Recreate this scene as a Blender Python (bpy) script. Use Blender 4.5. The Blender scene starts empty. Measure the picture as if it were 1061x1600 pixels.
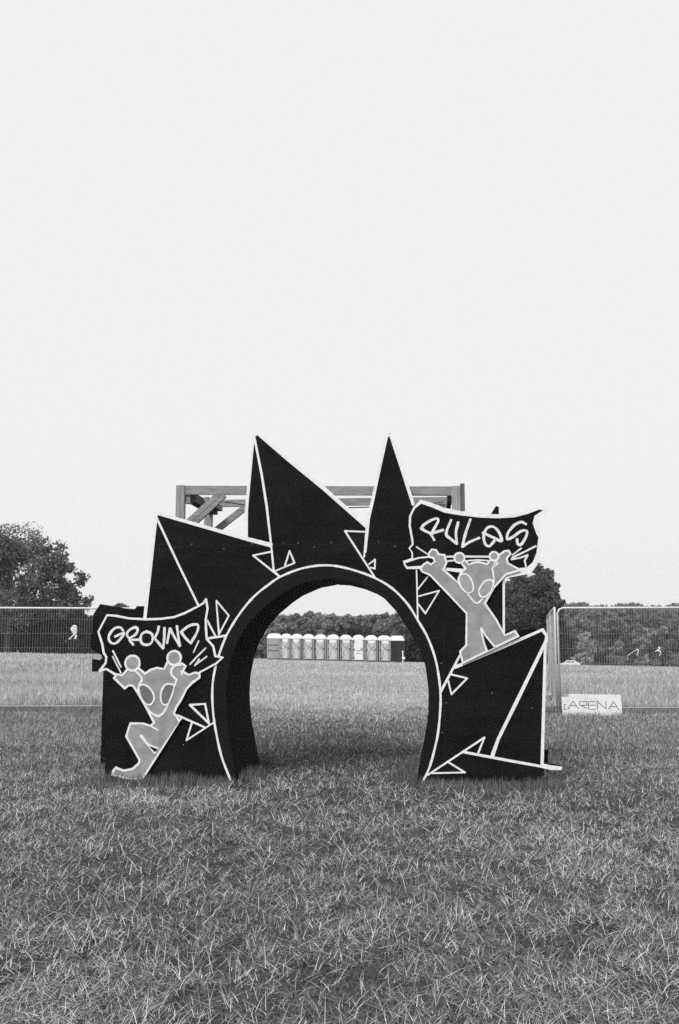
import bpy, bmesh, math, json
import numpy as np
from mathutils import Vector, Matrix
from mathutils.geometry import tessellate_polygon

S = bpy.context.scene
COL = S.collection
R = math.radians

# ---------------------------------------------------------------- camera
CAM_H, FPX, CX, CY = 1.5, 1500.0, 530.5, 800.0
PITCH = math.atan(190 / 1500.0)
cd = bpy.data.cameras.new('camera')
cam = bpy.data.objects.new('camera', cd)
COL.objects.link(cam)
cam.location = (0, 0, CAM_H)
cam.rotation_euler = (math.pi / 2 + PITCH, 0, 0)
cd.sensor_fit = 'VERTICAL'
cd.sensor_height = 36.0
cd.sensor_width = 24.0
cd.lens = 36.0 * FPX / 1600.0
cd.clip_start = 0.05
cd.clip_end = 3000
S.camera = cam

# ---------------------------------------------------------------- sky and sun (a bright, hazy, colourless evening sky: black-and-white film)
SUN_EL, SUN_AZ = R(49), R(-148)          # azimuth from +Y towards +X: behind the camera, to its left
w = bpy.data.worlds.new('World')
S.world = w
w.use_nodes = True
nt = w.node_tree
nt.nodes.clear()
out = nt.nodes.new('ShaderNodeOutputWorld')
bg = nt.nodes.new('ShaderNodeBackground')
sky = nt.nodes.new('ShaderNodeTexSky')
sky.sky_type = 'NISHITA'
sky.sun_disc = False
sky.sun_elevation = SUN_EL
sky.sun_rotation = SUN_AZ
sky.dust_density = 4.0
bw = nt.nodes.new('ShaderNodeRGBToBW')
mx = nt.nodes.new('ShaderNodeMix')
mx.data_type = 'RGBA'
mx.inputs['Factor'].default_value = 0.96
mx.inputs['B'].default_value = (9.15, 9.15, 9.15, 1)   # even white haze over the clear sky
nt.links.new(sky.outputs['Color'], bw.inputs[0])
nt.links.new(bw.outputs[0], mx.inputs['A'])
nt.links.new(mx.outputs['Result'], bg.inputs['Color'])
bg.inputs['Strength'].default_value = 0.1
nt.links.new(bg.outputs[0], out.inputs[0])

sd = bpy.data.lights.new('sun', 'SUN')
sd.energy = 3.2
sd.angle = R(22)
sd.color = (1, 1, 1)
sun = bpy.data.objects.new('sun', sd)
COL.objects.link(sun)
sv = Vector((math.sin(SUN_AZ) * math.cos(SUN_EL), math.cos(SUN_AZ) * math.cos(SUN_EL), math.sin(SUN_EL)))
sun.rotation_euler = sv.to_track_quat('Z', 'Y').to_euler()
sun.location = (0, -20, 30)

S.view_settings.view_transform = 'Standard'
S.view_settings.look = 'None'
S.view_settings.exposure = 0.0
S.view_settings.gamma = 1.0
S.view_settings.use_curve_mapping = False
S.render.engine = 'CYCLES'
S.cycles.max_bounces = 6
S.cycles.diffuse_bounces = 3
S.cycles.use_denoising = False

# ---------------------------------------------------------------- helpers
rng = np.random.default_rng(11)


def at(x, y, dist):
    """world point seen at photo position (x, y) on the vertical plane `dist` metres ahead"""
    dx, dy = (x - CX) / FPX, -(y - CY) / FPX
    v = Vector((dx, math.cos(PITCH) - dy * math.sin(PITCH), math.sin(PITCH) + dy * math.cos(PITCH)))
    return Vector((0, 0, CAM_H)) + v * (dist / v.y)


def tag(o, label=None, cat=None, group=None, kind=None):
    if label: o['label'] = label
    if cat: o['category'] = cat
    if group: o['group'] = group
    if kind: o['kind'] = kind
    return o


def empty(name, loc=(0, 0, 0), rz=0.0):
    o = bpy.data.objects.new(name, None)
    o.empty_display_size = 0.2
    COL.objects.link(o)
    o.location = loc
    o.rotation_euler = (0, 0, rz)
    return o


def link(name, me, mat, parent=None):
    o = bpy.data.objects.new(name, me)
    if mat and not me.materials:
        me.materials.append(mat)
    COL.objects.link(o)
    if parent: o.parent = parent
    return o


def copy_tree(o, parent=None):
    c = o.copy()
    COL.objects.link(c)
    c.parent = parent
    for ch in list(o.children):
        copy_tree(ch, c)
    return c


class MB:
    """collects shapes, then links them as one mesh object"""
    def __init__(self):
        self.v, self.f = [], []

    def add(self, vs, fs):
        b = len(self.v)
        self.v += [tuple(p) for p in vs]
        self.f += [tuple(b + i for i in f) for f in fs]
        return self

    def box(self, c, s, rot=None):
        c = Vector(c)
        h = Vector(s) / 2
        vs = []
        for z in (-1, 1):
            for y in (-1, 1):
                for x in (-1, 1):
                    p = Vector((x * h.x, y * h.y, z * h.z))
                    vs.append(c + (rot @ p if rot else p))
        return self.add(vs, [(0, 2, 3, 1), (4, 5, 7, 6), (0, 1, 5, 4), (2, 6, 7, 3), (0, 4, 6, 2), (1, 3, 7, 5)])

    def bar(self, a, b, wx, wy, up=(0, 1, 0)):
        """rectangular timber from a to b; wy measured along `up`"""
        a, b = Vector(a), Vector(b)
        d = (b - a)
        z = d.normalized()
        y = Vector(up)
        y = (y - z * y.dot(z)).normalized()
        x = y.cross(z)
        m = Matrix((x, y, z)).transposed()
        return self.box((a + b) / 2, (wx, wy, d.length), m)

    def tube(self, pts, rad, n=8, cap=True):
        pts = [Vector(p) for p in pts]
        if not hasattr(rad, '__len__'): rad = [rad] * len(pts)
        vs, fs = [], []
        ref = None
        for i, p in enumerate(pts):
            t = (pts[min(i + 1, len(pts) - 1)] - pts[max(i - 1, 0)]).normalized()
            if ref is None:
                ref = t.orthogonal().normalized()
            x = (ref - t * ref.dot(t)).normalized()
            ref = x
            y = t.cross(x)
            for k in range(n):
                a = 2 * math.pi * k / n
                vs.append(p + (x * math.cos(a) + y * math.sin(a)) * rad[i])
        for i in range(len(pts) - 1):
            for k in range(n):
                k2 = (k + 1) % n
                fs.append((i * n + k, i * n + k2, (i + 1) * n + k2, (i + 1) * n + k))
        if cap:
            fs.append(tuple(range(n))[::-1])
            fs.append(tuple((len(pts) - 1) * n + k for k in range(n)))
        return self.add(vs, fs)

    def prism(self, pts, n0, n1):
        """outline in the x-z plane, extruded along y from n0 (front) to n1"""
        k = len(pts)
        tri = tessellate_polygon([[Vector((u, v, 0)) for u, v in pts]])
        vs = [(u, n0, v) for u, v in pts] + [(u, n1, v) for u, v in pts]
        area = sum(pts[i][0] * pts[(i + 1) % k][1] - pts[(i + 1) % k][0] * pts[i][1] for i in range(k))
        ccw = area > 0
        fs = []
        for t in tri:
            a, b, c = t
            s = (pts[b][0] - pts[a][0]) * (pts[c][1] - pts[a][1]) - (pts[c][0] - pts[a][0]) * (pts[b][1] - pts[a][1])
            if abs(s) < 1e-12: continue
            if s < 0: a, c = c, a
            fs.append((a, b, c))
            fs.append((c + k, b + k, a + k))
        for i in range(k):
            j = (i + 1) % k
            fs.append((j, i, i + k, j + k) if ccw else (i, j, j + k, i + k))
        return self.add(vs, fs)

    def ribbon(self, pts, width, n0, n1, closed=False, smooth=False, ramp=0.0, wob=0.11):
        """painted stroke with round ends, in the x-z plane"""
        pts = [Vector((p[0], p[1])) for p in pts]
        if smooth and len(pts) > 2: pts = catmull(pts, closed)
        runs = []
        if closed:
            runs = [pts]
        else:
            cur = [pts[0]]
            for i in range(1, len(pts)):
                cur.append(pts[i])
                if i < len(pts) - 1:
                    d0, d1 = pts[i] - pts[i - 1], pts[i + 1] - pts[i]
                    if d0.length > 1e-6 and d1.length > 1e-6 and d0.angle(d1) > R(62):
                        runs.append(cur)
                        cur = [pts[i]]
            runs.append(cur)
        off = 0.0
        for run in runs:
            self._strip(run, width, n0 - off, n1, closed, ramp, wob)
            off += 0.0003
        return self

    def _strip(self, run, width, n0, n1, closed, ramp, wob):
        m = len(run)
        if m < 2: return
        L, Rr = [], []
        ph = float(rng.uniform(0, 6))
        acc = 0.0
        for i, p in enumerate(run):
            if closed:
                a, b = run[i - 1], run[(i + 1) % m]
            else:
                a, b = run[max(i - 1, 0)], run[min(i + 1, m - 1)]
            d0 = (p - a).normalized() if (p - a).length > 1e-9 else (b - p).normalized()
            d1 = (b - p).normalized() if (b - p).length > 1e-9 else d0
            t = (d0 + d1)
            t = t.normalized() if t.length > 1e-3 else d0
            nn = Vector((-t.y, t.x))
            c = max(0.55, abs(nn.dot(Vector((-d0.y, d0.x)))))
            if i: acc += (p - run[i - 1]).length
            hw = width / 2 * (1 + wob * math.sin(acc * 23 + ph) + wob * 0.6 * math.sin(acc * 61 + ph)) / c
            L.append(p + nn * hw)
            Rr.append(p - nn * hw)
        vs, fs = [], []
        for i in range(m):
            y = n0 - ramp * i / max(1, m - 1)
            vs += [(L[i].x, y, L[i].y), (Rr[i].x, y, Rr[i].y), (L[i].x, n1, L[i].y), (Rr[i].x, n1, Rr[i].y)]
        for i in range(m if closed else m - 1):
            a, b = i * 4, ((i + 1) % m) * 4
            fs += [(a, a + 1, b + 1, b), (a, b, b + 2, a + 2), (a + 1, a + 3, b + 3, b + 1)]
        self.add(vs, fs)
        if not closed:
            for i, sgn in ((0, -1), (m - 1, 1)):
                p = run[i]
                d = (run[1] - run[0]) if i == 0 else (run[-1] - run[-2])
                if d.length < 1e-9: continue
                d = d.normalized() * sgn
                y = n0 - ramp * i / max(1, m - 1)
                e0, e1 = (L[i], Rr[i]) if sgn > 0 else (Rr[i], L[i])
                hw = (e0 - e1).length / 2
                arc = [e0]
                for k in range(1, 6):
                    a = math.pi * k / 6
                    arc.append(p + (e0 - p).normalized() * hw * math.cos(a) + d * hw * math.sin(a) * 0.9)
                arc.append(e1)
                k = len(arc)
                vs = [(q.x, y, q.y) for q in arc] + [(q.x, n1, q.y) for q in arc]
                fs = [tuple(range(k))[::-1]] + [(j, j + 1, j + 1 + k, j + k) for j in range(k - 1)]
                self.add(vs, fs)

    def build(self, name, mat, parent=None, smooth=False, fix=True):
        me = bpy.data.meshes.new(name)
        me.from_pydata(self.v, [], self.f)
        if fix:
            bm = bmesh.new()
            bm.from_mesh(me)
            bmesh.ops.recalc_face_normals(bm, faces=bm.faces)
            bm.to_mesh(me)
            bm.free()
        if smooth:
            me.polygons.foreach_set('use_smooth', [True] * len(me.polygons))
        me.update()
        return link(name, me, mat, parent)


def catmull(pts, closed=False, sub=5):
    m = len(pts)
    outp = []
    last = m if closed else m - 1
    for i in range(last):
        p1, p2 = pts[i], pts[(i + 1) % m]
        p0 = pts[i - 1] if (i > 0 or closed) else p1 * 2 - p2
        p3 = pts[(i + 2) % m] if (i + 2 < m or closed) else p2 * 2 - p1
        for k in range(sub):
            t = k / sub
            outp.append(0.5 * ((2 * p1) + (p2 - p0) * t + (2 * p0 - 5 * p1 + 4 * p2 - p3) * t * t + (3 * p1 - p0 - 3 * p2 + p3) * t ** 3))
    if not closed: outp.append(pts[-1])
    return outp


def catmull_t(pts, closed=False, sub=4):
    return [(p.x, p.y) for p in catmull([Vector(p) for p in pts], closed, sub)]


# ---------------------------------------------------------------- procedural materials (all neutral greys: black-and-white film)
def g3(v): return (v, v, v, 1)


def mat_paint(name, lo, hi, rough=0.6, scale=6.0, detail=6.0, bump=0.15, bscale=60.0, stretch=(1, 1, 1), spec=0.3, p0=0.3, p1=0.7):
    m = bpy.data.materials.new(name)
    m.use_nodes = True
    t = m.node_tree
    b = t.nodes['Principled BSDF']
    tc = t.nodes.new('ShaderNodeTexCoord')
    mp = t.nodes.new('ShaderNodeMapping')
    mp.inputs['Scale'].default_value = stretch
    t.links.new(tc.outputs['Object'], mp.inputs['Vector'])
    n = t.nodes.new('ShaderNodeTexNoise')
    n.inputs['Scale'].default_value = scale
    n.inputs['Detail'].default_value = detail
    n.inputs['Roughness'].default_value = 0.65
    t.links.new(mp.outputs[0], n.inputs['Vector'])
    r = t.nodes.new('ShaderNodeValToRGB')
    r.color_ramp.elements[0].position = p0
    r.color_ramp.elements[1].position = p1
    r.color_ramp.elements[0].color = g3(lo)
    r.color_ramp.elements[1].color = g3(hi)
    t.links.new(n.outputs['Fac'], r.inputs['Fac'])
    t.links.new(r.outputs['Color'], b.inputs['Base Color'])
    b.inputs['Roughness'].default_value = rough
    b.inputs['Specular IOR Level'].default_value = spec
    if bump:
        n2 = t.nodes.new('ShaderNodeTexNoise')
        n2.inputs['Scale'].default_value = bscale
        n2.inputs['Detail'].default_value = 4
        t.links.new(mp.outputs[0], n2.inputs['Vector'])
        bp = t.nodes.new('ShaderNodeBump')
        bp.inputs['Strength'].default_value = bump
        bp.inputs['Distance'].default_value = 0.01
        t.links.new(n2.outputs['Fac'], bp.inputs['Height'])
        t.links.new(bp.outputs[0], b.inputs['Normal'])
    return m


def mat_leaf(name, mul=1.0, trans=0.3, rough=0.6):
    """albedo from the per-blade / per-leaf grey stored on the mesh"""
    m = bpy.data.materials.new(name)
    m.use_nodes = True
    t = m.node_tree
    t.nodes.clear()
    o = t.nodes.new('ShaderNodeOutputMaterial')
    at_ = t.nodes.new('ShaderNodeAttribute')
    at_.attribute_name = 'shade'
    mu = t.nodes.new('ShaderNodeMath')
    mu.operation = 'MULTIPLY'
    mu.inputs[1].default_value = mul
    t.links.new(at_.outputs['Fac'], mu.inputs[0])
    cb = t.nodes.new('ShaderNodeCombineColor')
    for k in range(3): t.links.new(mu.outputs[0], cb.inputs[k])
    d = t.nodes.new('ShaderNodeBsdfDiffuse')
    tr = t.nodes.new('ShaderNodeBsdfTranslucent')
    t.links.new(cb.outputs[0], d.inputs['Color'])
    t.links.new(cb.outputs[0], tr.inputs['Color'])
    mix = t.nodes.new('ShaderNodeMixShader')
    mix.inputs[0].default_value = trans
    t.links.new(d.outputs[0], mix.inputs[1])
    t.links.new(tr.outputs[0], mix.inputs[2])
    t.links.new(mix.outputs[0], o.inputs['Surface'])
    return m


M = {}
M['black'] = mat_paint('black_paint', 0.0045, 0.016, 0.6, 1.6, 9, 0.3, 35, stretch=(1, 1, 2.2), spec=0.08, p0=0.42, p1=0.85)
M['blackring'] = mat_paint('black_ring_paint', 0.007, 0.010, 0.5, 2.5, 7, 0.2, 40, spec=0.10)
M['joint'] = mat_paint('joint_filler', 0.016, 0.03, 0.8, 20, 4, 0.0, spec=0.05)
M['screw'] = mat_paint('screw_head', 0.12, 0.3, 0.4, 20, 3, 0.0)
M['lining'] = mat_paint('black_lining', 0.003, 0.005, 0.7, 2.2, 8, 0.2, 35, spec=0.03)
M['white'] = mat_paint('white_line_paint', 0.64, 0.84, 0.6, 22, 8, 0.2, 80)
M['letter'] = mat_paint('pale_letter_paint', 0.58, 0.80, 0.6, 22, 8, 0.2, 80)
M['alien'] = mat_paint('grey_spray_paint', 0.21, 0.34, 0.65, 9, 14, 0.1, 90)
M['eyedark'] = mat_paint('dark_eye_paint', 0.10, 0.19, 0.6, 6, 7, 0.1, 90)
M['eyepale'] = mat_paint('pale_eye_paint', 0.26, 0.36, 0.6, 6, 7, 0.1, 90)
M['timber'] = mat_paint('sawn_timber', 0.12, 0.36, 0.75, 5, 8, 0.4, 30, stretch=(1, 8, 8), p0=0.25, p1=0.75)
M['timber_v'] = mat_paint('sawn_timber_upright', 0.16, 0.38, 0.75, 5, 8, 0.4, 30, stretch=(8, 8, 1), p0=0.25, p1=0.75)
M['timber_dark'] = mat_paint('dark_timber', 0.06, 0.14, 0.8, 5, 8, 0.4, 30, stretch=(8, 8, 1))  # darker timber tone for some posts and joists
M['steel'] = mat_paint('galvanised_steel', 0.50, 0.68, 0.45, 20, 4, 0.0)
M['wire'] = mat_paint('galvanised_wire', 0.24, 0.34, 0.5, 20, 4, 0.0)
M['block'] = mat_paint('fence_foot_rubber', 0.05, 0.10, 0.8, 12, 5, 0.3, 40)
M['tape'] = mat_paint('white_tape', 0.70, 0.85, 0.5, 20, 3, 0.0)
M['signboard'] = mat_paint('white_sign_board', 0.55, 0.74, 0.6, 5, 7, 0.1, 40)
M['signink'] = mat_paint('black_sign_ink', 0.05, 0.10, 0.6, 10, 3, 0.0)
M['cabin'] = mat_paint('cabin_plastic', 0.24, 0.36, 0.5, 3, 5, 0.1, 12)
M['cabinside'] = mat_paint('cabin_dark_plastic', 0.012, 0.022, 0.5, 3, 5, 0.1, 12)
M['cabindoor'] = mat_paint('cabin_door_plastic', 0.38, 0.56, 0.5, 4, 5, 0.1, 14)
M['cabinroof'] = mat_paint('cabin_roof_plastic', 0.62, 0.80, 0.5, 3, 4, 0.0)
M['cabintrim'] = mat_paint('cabin_dark_trim', 0.06, 0.10, 0.5, 6, 3, 0.0)
M['bark'] = mat_paint('bark', 0.05, 0.12, 0.9, 6, 8, 0.6, 20)
M['carwhite'] = mat_paint('white_car_paint', 0.70, 0.80, 0.3, 3, 3, 0.0, spec=0.5)
M['glass'] = mat_paint('dark_car_glass', 0.10, 0.14, 0.15, 3, 3, 0.0, spec=0.6)
M['tyre'] = mat_paint('tyre_rubber', 0.02, 0.03, 0.8, 8, 3, 0.0)
M['leaf'] = mat_leaf('foliage', 1.0, 0.4)
M['grass'] = mat_leaf('grass_blades', 1.0, 0.25)


# ---------------------------------------------------------------- value noise for terrain and grass
_NG = np.random.default_rng(3).random((8, 128, 128))


def vnoise(x, y, k=0):
    xi, yi = np.floor(x).astype(int), np.floor(y).astype(int)
    fx, fy = x - xi, y - yi
    fx, fy = fx * fx * (3 - 2 * fx), fy * fy * (3 - 2 * fy)
    g = _NG[k]
    a, b = g[xi % 128, yi % 128], g[(xi + 1) % 128, yi % 128]
    c, d = g[xi % 128, (yi + 1) % 128], g[(xi + 1) % 128, (yi + 1) % 128]
    return (a * (1 - fx) + b * fx) * (1 - fy) + (c * (1 - fx) + d * fx) * fy


def fbm(x, y, k=0, o=4):
    s, amp, tot = 0, 1.0, 0
    for i in range(o):
        s = s + amp * vnoise(x * 2 ** i + 17 * i, y * 2 ** i + 31 * i, (k + i) % 8)
        tot += amp
        amp *= 0.55
    return s / tot


def zground(x, y):
    x, y = np.asarray(x, float), np.asarray(y, float)
    d = np.clip(1.0 + 1.98 * x / np.maximum(y, 20), 0.15, 2.2)
    t = np.clip((y - 22) / 68, 0, None)
    z1 = -d * np.minimum(t, 1) ** 1.25
    z2 = -0.036 * np.clip(y - 90, 0, 190)
    r = np.clip((y - 280) / 250, 0, 1)
    z3 = r * r * (3 - 2 * r) * (17.5 + 3 * fbm(x / 90, y / 200, 2, 2))
    near = np.clip((40 - y) / 20, 0, 1)
    bump = near * 0.06 * (fbm(x * 0.9, y * 0.9, 1, 4) - 0.5)
    dip = -0.05 * np.exp(-((y - 10.4) / 2.2) ** 2)      # worn hollow where the arch stands
    return z1 + z2 + z3 + bump + dip

# the arch artwork: outlines and strokes on the board plane, metres (across, up); strokes carry their width
X0 = -0.138
DRAW = {
 'arc': [[-0.993,-0.004],[-1.094,0.242],[-1.159,0.507],[-1.188,0.684],[-1.201,0.877],[-1.191,1.042],[-1.148,1.237],[-1.059,1.479],[-0.922,1.706],[-0.769,1.889],[-0.616,2.011],[-0.493,2.094],[-0.307,2.169],[-0.154,2.203],[-0.0,2.214],[0.153,2.196],[0.338,2.145],[0.503,2.081],[0.685,1.973],[0.849,1.806],[0.961,1.625],[1.052,1.464],[1.123,1.267],[1.159,1.089],[1.177,0.905],[1.174,0.743],[1.149,0.506],[1.103,0.304],[1.05,0.136],[0.983,0.006]],
 'inner': [[-0.921,-0.022],[-0.979,0.229],[-1.02,0.434],[-1.049,0.611],[-1.06,0.804],[-1.052,0.998],[-1.016,1.193],[-0.957,1.388],[-0.843,1.585],[-0.705,1.737],[-0.552,1.865],[-0.427,1.948],[-0.215,2.039],[-0.015,2.073],[0.135,2.065],[0.31,2.021],[0.458,1.961],[0.605,1.867],[0.737,1.724],[0.855,1.539],[0.96,1.358],[1.028,1.167],[1.056,0.93],[1.052,0.708],[1.024,0.477],[0.979,0.241],[0.925,0.005]],
 'b_left': [[-0.921,-0.022],[-0.979,0.229],[-1.02,0.434],[-1.049,0.611],[-1.06,0.804],[-1.052,0.998],[-1.016,1.193],[-0.957,1.388],[-0.843,1.585],[-0.705,1.737],[-0.552,1.865],[-0.427,1.948],[-0.495,2.094],[-0.559,2.158],[-0.596,2.437],[-0.852,2.512],[-1.826,2.799],[-1.853,2.775],[-1.949,1.662],[-1.945,1.5],[-2.335,1.432],[-2.357,1.129],[-2.332,-0.043]],
 'b_tall': [[-0.754,3.665],[0.433,2.628],[0.416,2.557],[0.399,2.307],[0.504,2.085],[0.458,1.961],[0.31,2.021],[0.135,2.065],[-0.015,2.073],[-0.215,2.039],[-0.427,1.948],[-0.495,2.094],[-0.559,2.158],[-0.596,2.437],[-0.852,2.512],[-0.869,2.811],[-0.808,3.625]],
 'b_narrow': [[0.637,3.613],[0.69,3.615],[0.803,3.258],[0.924,2.853],[0.944,2.497],[0.95,2.162],[0.955,1.645],[0.855,1.539],[0.737,1.724],[0.605,1.867],[0.458,1.961],[0.504,2.085],[0.399,2.307],[0.443,2.71],[0.485,2.901],[0.561,3.262]],
 'b_mid': [[0.953,2.396],[1.85,2.368],[1.834,1.383],[1.329,1.161],[1.176,0.905],[1.056,0.93],[1.028,1.167],[0.96,1.358],[0.855,1.539],[0.955,1.645],[0.95,2.162]],
 'b_wedge': [[1.329,1.161],[1.834,1.383],[2.222,1.555],[2.274,1.477],[2.258,1.403],[2.195,0.218],[2.369,0.189],[2.362,0.136],[2.201,0.159],[2.191,0.024],[0.925,0.005],[0.979,0.241],[1.024,0.477],[1.052,0.708],[1.056,0.93],[1.176,0.905]],
 'lines': [[0.0323,[[-1.848,2.785],[-1.945,1.676]]],[0.0424,[[-1.851,2.785],[-1.826,2.786],[-1.243,2.615],[-0.852,2.501],[-0.596,2.433]]],[0.0204,[[-1.841,2.733],[-1.599,2.247],[-1.367,1.797]]],[0.0323,[[-0.86,2.515],[-0.862,2.811],[-0.826,3.24],[-0.797,3.611],[-0.757,3.648]]],[0.0377,[[-0.757,3.65],[-0.416,3.355],[-0.022,3.027],[0.423,2.621]]],[0.0249,[[-0.784,3.597],[-0.701,3.197],[-0.643,2.852],[-0.592,2.444],[-0.56,2.158],[-0.497,2.094]]],[0.0192,[[-0.592,2.362],[-0.784,2.324],[-0.497,2.097]]],[0.0181,[[-0.552,2.154],[-0.339,2.241],[-0.393,2.37],[-0.439,2.217]]],[0.0181,[[0.417,2.563],[0.196,2.575],[0.512,2.081]]],[0.0181,[[0.431,2.672],[0.399,2.3]]],[0.0158,[[0.446,2.219],[0.513,2.272],[0.511,2.174],[0.466,2.189]]],[0.035,[[0.409,2.354],[0.444,2.71],[0.492,2.901],[0.568,3.262],[0.642,3.595],[0.686,3.594],[0.796,3.258],[0.917,2.849]]],[0.0192,[[-1.174,1.848],[-1.036,1.688],[-1.139,1.493],[-1.172,1.83]]],[0.0181,[[-1.271,1.645],[-1.175,1.471]]],[0.0215,[[-1.26,1.45],[-1.061,1.479]]],[0.0204,[[-1.231,0.572],[-1.438,0.758],[-1.275,0.77],[-1.229,0.565]]],[0.0181,[[-1.577,0.654],[-1.271,0.528]]],[0.0181,[[-1.176,0.582],[-1.467,0.395],[-1.412,0.577]]],[0.017,[[-1.572,0.644],[-1.544,0.599],[-1.516,0.628]]],[0.0181,[[0.946,2.172],[0.954,1.628]]],[0.0147,[[1.07,2.099],[0.957,1.956]]],[0.017,[[0.957,1.883],[1.178,1.942],[1.033,1.707],[0.956,1.81]]],[0.017,[[1.285,1.086],[1.451,1.047],[1.288,0.885],[1.258,1.019]]],[0.0226,[[1.176,0.902],[1.383,1.282]]],[0.0305,[[1.329,1.158],[1.833,1.37],[2.221,1.539],[2.263,1.476],[2.247,1.396],[2.183,0.193]]],[0.0345,[[2.26,1.435],[1.928,0.782],[1.858,0.647],[1.751,0.437],[1.692,0.281]]],[0.0226,[[1.393,0.311],[1.885,0.225],[2.199,0.174]]],[0.0424,[[2.189,0.183],[2.277,0.166],[2.364,0.162]]],[0.0192,[[1.036,0.076],[1.615,0.456],[1.551,0.305]]],[0.0181,[[1.238,0.213],[1.413,0.108],[1.084,0.096]]],[0.0226,[[1.842,2.07],[1.831,1.487]]]],
 'gbanner': [[-2.357,1.696],[-2.447,1.52],[-2.399,1.387],[-2.381,1.296],[-2.351,1.254],[-2.356,1.191],[-2.419,1.107],[-2.347,1.128],[-2.251,1.073],[-1.339,1.095],[-1.163,1.188],[-1.093,1.25],[-1.172,1.264],[-1.195,1.367],[-1.267,1.444],[-1.276,1.541],[-1.281,1.652],[-1.263,1.764],[-1.282,1.863],[-1.31,1.82],[-1.367,1.786],[-1.509,1.716],[-1.623,1.674],[-1.767,1.656],[-1.926,1.651],[-2.115,1.661],[-2.262,1.689],[-2.357,1.696]],
 'gbanner_lines': [[0.0226,[[-2.357,1.696],[-2.447,1.52],[-2.399,1.387],[-2.381,1.296],[-2.351,1.254],[-2.356,1.191],[-2.419,1.107],[-2.347,1.128],[-2.251,1.073]]],[0.0226,[[-2.357,1.696],[-2.262,1.689],[-2.115,1.661],[-1.926,1.651],[-1.767,1.656],[-1.623,1.674],[-1.509,1.716],[-1.367,1.786],[-1.31,1.82],[-1.282,1.863]]],[0.0215,[[-1.282,1.863],[-1.263,1.764],[-1.281,1.652],[-1.276,1.541],[-1.267,1.444],[-1.195,1.367],[-1.172,1.264]]],[0.0204,[[-1.172,1.264],[-1.093,1.25],[-1.163,1.188],[-1.339,1.095]]]],
 'gletters': [["G",[[[-2.177,1.534],[-2.207,1.565],[-2.265,1.558],[-2.315,1.506],[-2.331,1.45],[-2.304,1.404],[-2.253,1.398],[-2.197,1.45],[-2.166,1.509],[-2.263,1.468]]]],["R",[[[-2.102,1.446],[-2.132,1.485],[-2.112,1.534],[-2.047,1.566],[-2.016,1.544],[-2.038,1.492],[-2.102,1.443],[-2.061,1.384]],[[-2.077,1.435],[-1.986,1.436]]]],["O",[[[-1.92,1.522],[-1.865,1.499],[-1.849,1.45],[-1.869,1.398],[-1.917,1.382],[-1.966,1.398],[-1.983,1.45],[-1.966,1.499],[-1.92,1.522]]]],["U",[[[-1.787,1.572],[-1.8,1.513],[-1.824,1.454],[-1.79,1.408],[-1.735,1.346]],[[-1.725,1.559],[-1.725,1.457],[-1.731,1.353]]]],["N",[[[-1.693,1.401],[-1.681,1.471],[-1.664,1.552]],[[-1.664,1.552],[-1.611,1.457],[-1.556,1.371]],[[-1.556,1.374],[-1.576,1.485],[-1.59,1.577]]]],["D",[[[-1.545,1.52],[-1.456,1.583],[-1.377,1.597],[-1.36,1.569],[-1.376,1.506],[-1.438,1.399]],[[-1.442,1.402],[-1.504,1.464],[-1.545,1.52]]]]],
 'gstrokes': [[0.0136,[[-1.353,1.423],[-1.407,1.302]]],[0.0181,[[-1.276,1.349],[-1.357,1.27],[-1.441,1.18]]],[0.0158,[[-1.264,1.261],[-1.391,1.166],[-1.342,1.235]]],[0.017,[[-2.28,1.317],[-2.188,1.15]]],[0.0136,[[-2.281,1.258],[-2.186,1.087]]]],
 'la': [[-2.256,1.033],[-2.228,1.073],[-2.168,1.062],[-2.111,1.127],[-2.07,1.133],[-2.005,1.147],[-1.921,1.08],[-1.863,1.119],[-1.793,1.142],[-1.716,1.128],[-1.682,1.199],[-1.582,1.18],[-1.524,1.189],[-1.486,1.16],[-1.516,1.104],[-1.451,1.068],[-1.382,1.095],[-1.335,1.082],[-1.334,1.043],[-1.415,0.986],[-1.472,0.924],[-1.528,0.811],[-1.573,0.743],[-1.6,0.67],[-1.571,0.643],[-1.544,0.593],[-1.516,0.622],[-1.721,0.311],[-1.919,0.002],[-2.049,-0.006],[-2.243,0.037],[-2.234,0.076],[-2.207,0.109],[-2.127,0.079],[-2.025,0.1],[-1.962,0.158],[-1.956,0.193],[-2.106,0.432],[-2.064,0.564],[-1.934,0.565],[-1.848,0.542],[-1.81,0.572],[-1.814,0.585],[-1.912,0.752],[-1.998,0.887],[-2.047,0.954],[-2.094,0.96],[-2.135,0.926]],
 'la_balls': [[[-2.059,1.19],[-1.981,1.191]],[[-1.61,1.245],[-1.537,1.245]]],
 'la_lines': [[0.0204,[[-2.075,1.133],[-2.052,1.13],[-1.955,1.034],[-1.979,0.968],[-1.992,0.898]]],[0.0204,[[-1.992,0.898],[-1.9,0.741],[-1.84,0.674],[-1.763,0.643],[-1.706,0.686],[-1.661,0.771],[-1.617,0.9],[-1.579,1.019]]],[0.0249,[[-1.576,1.013],[-1.639,1.086],[-1.608,1.16],[-1.535,1.177]]],[0.0124,[[-1.534,1.109],[-1.519,1.068]]],[0.0147,[[-1.848,0.543],[-1.769,0.498]]],[0.0255,[[-1.945,0.438],[-1.896,0.379],[-1.793,0.266]]],[0.017,[[-1.916,0.397],[-1.85,0.345],[-1.761,0.309]]]],
 'la_hole': [[-1.86,0.338],[-1.768,0.306],[-1.796,0.274]],
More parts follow.
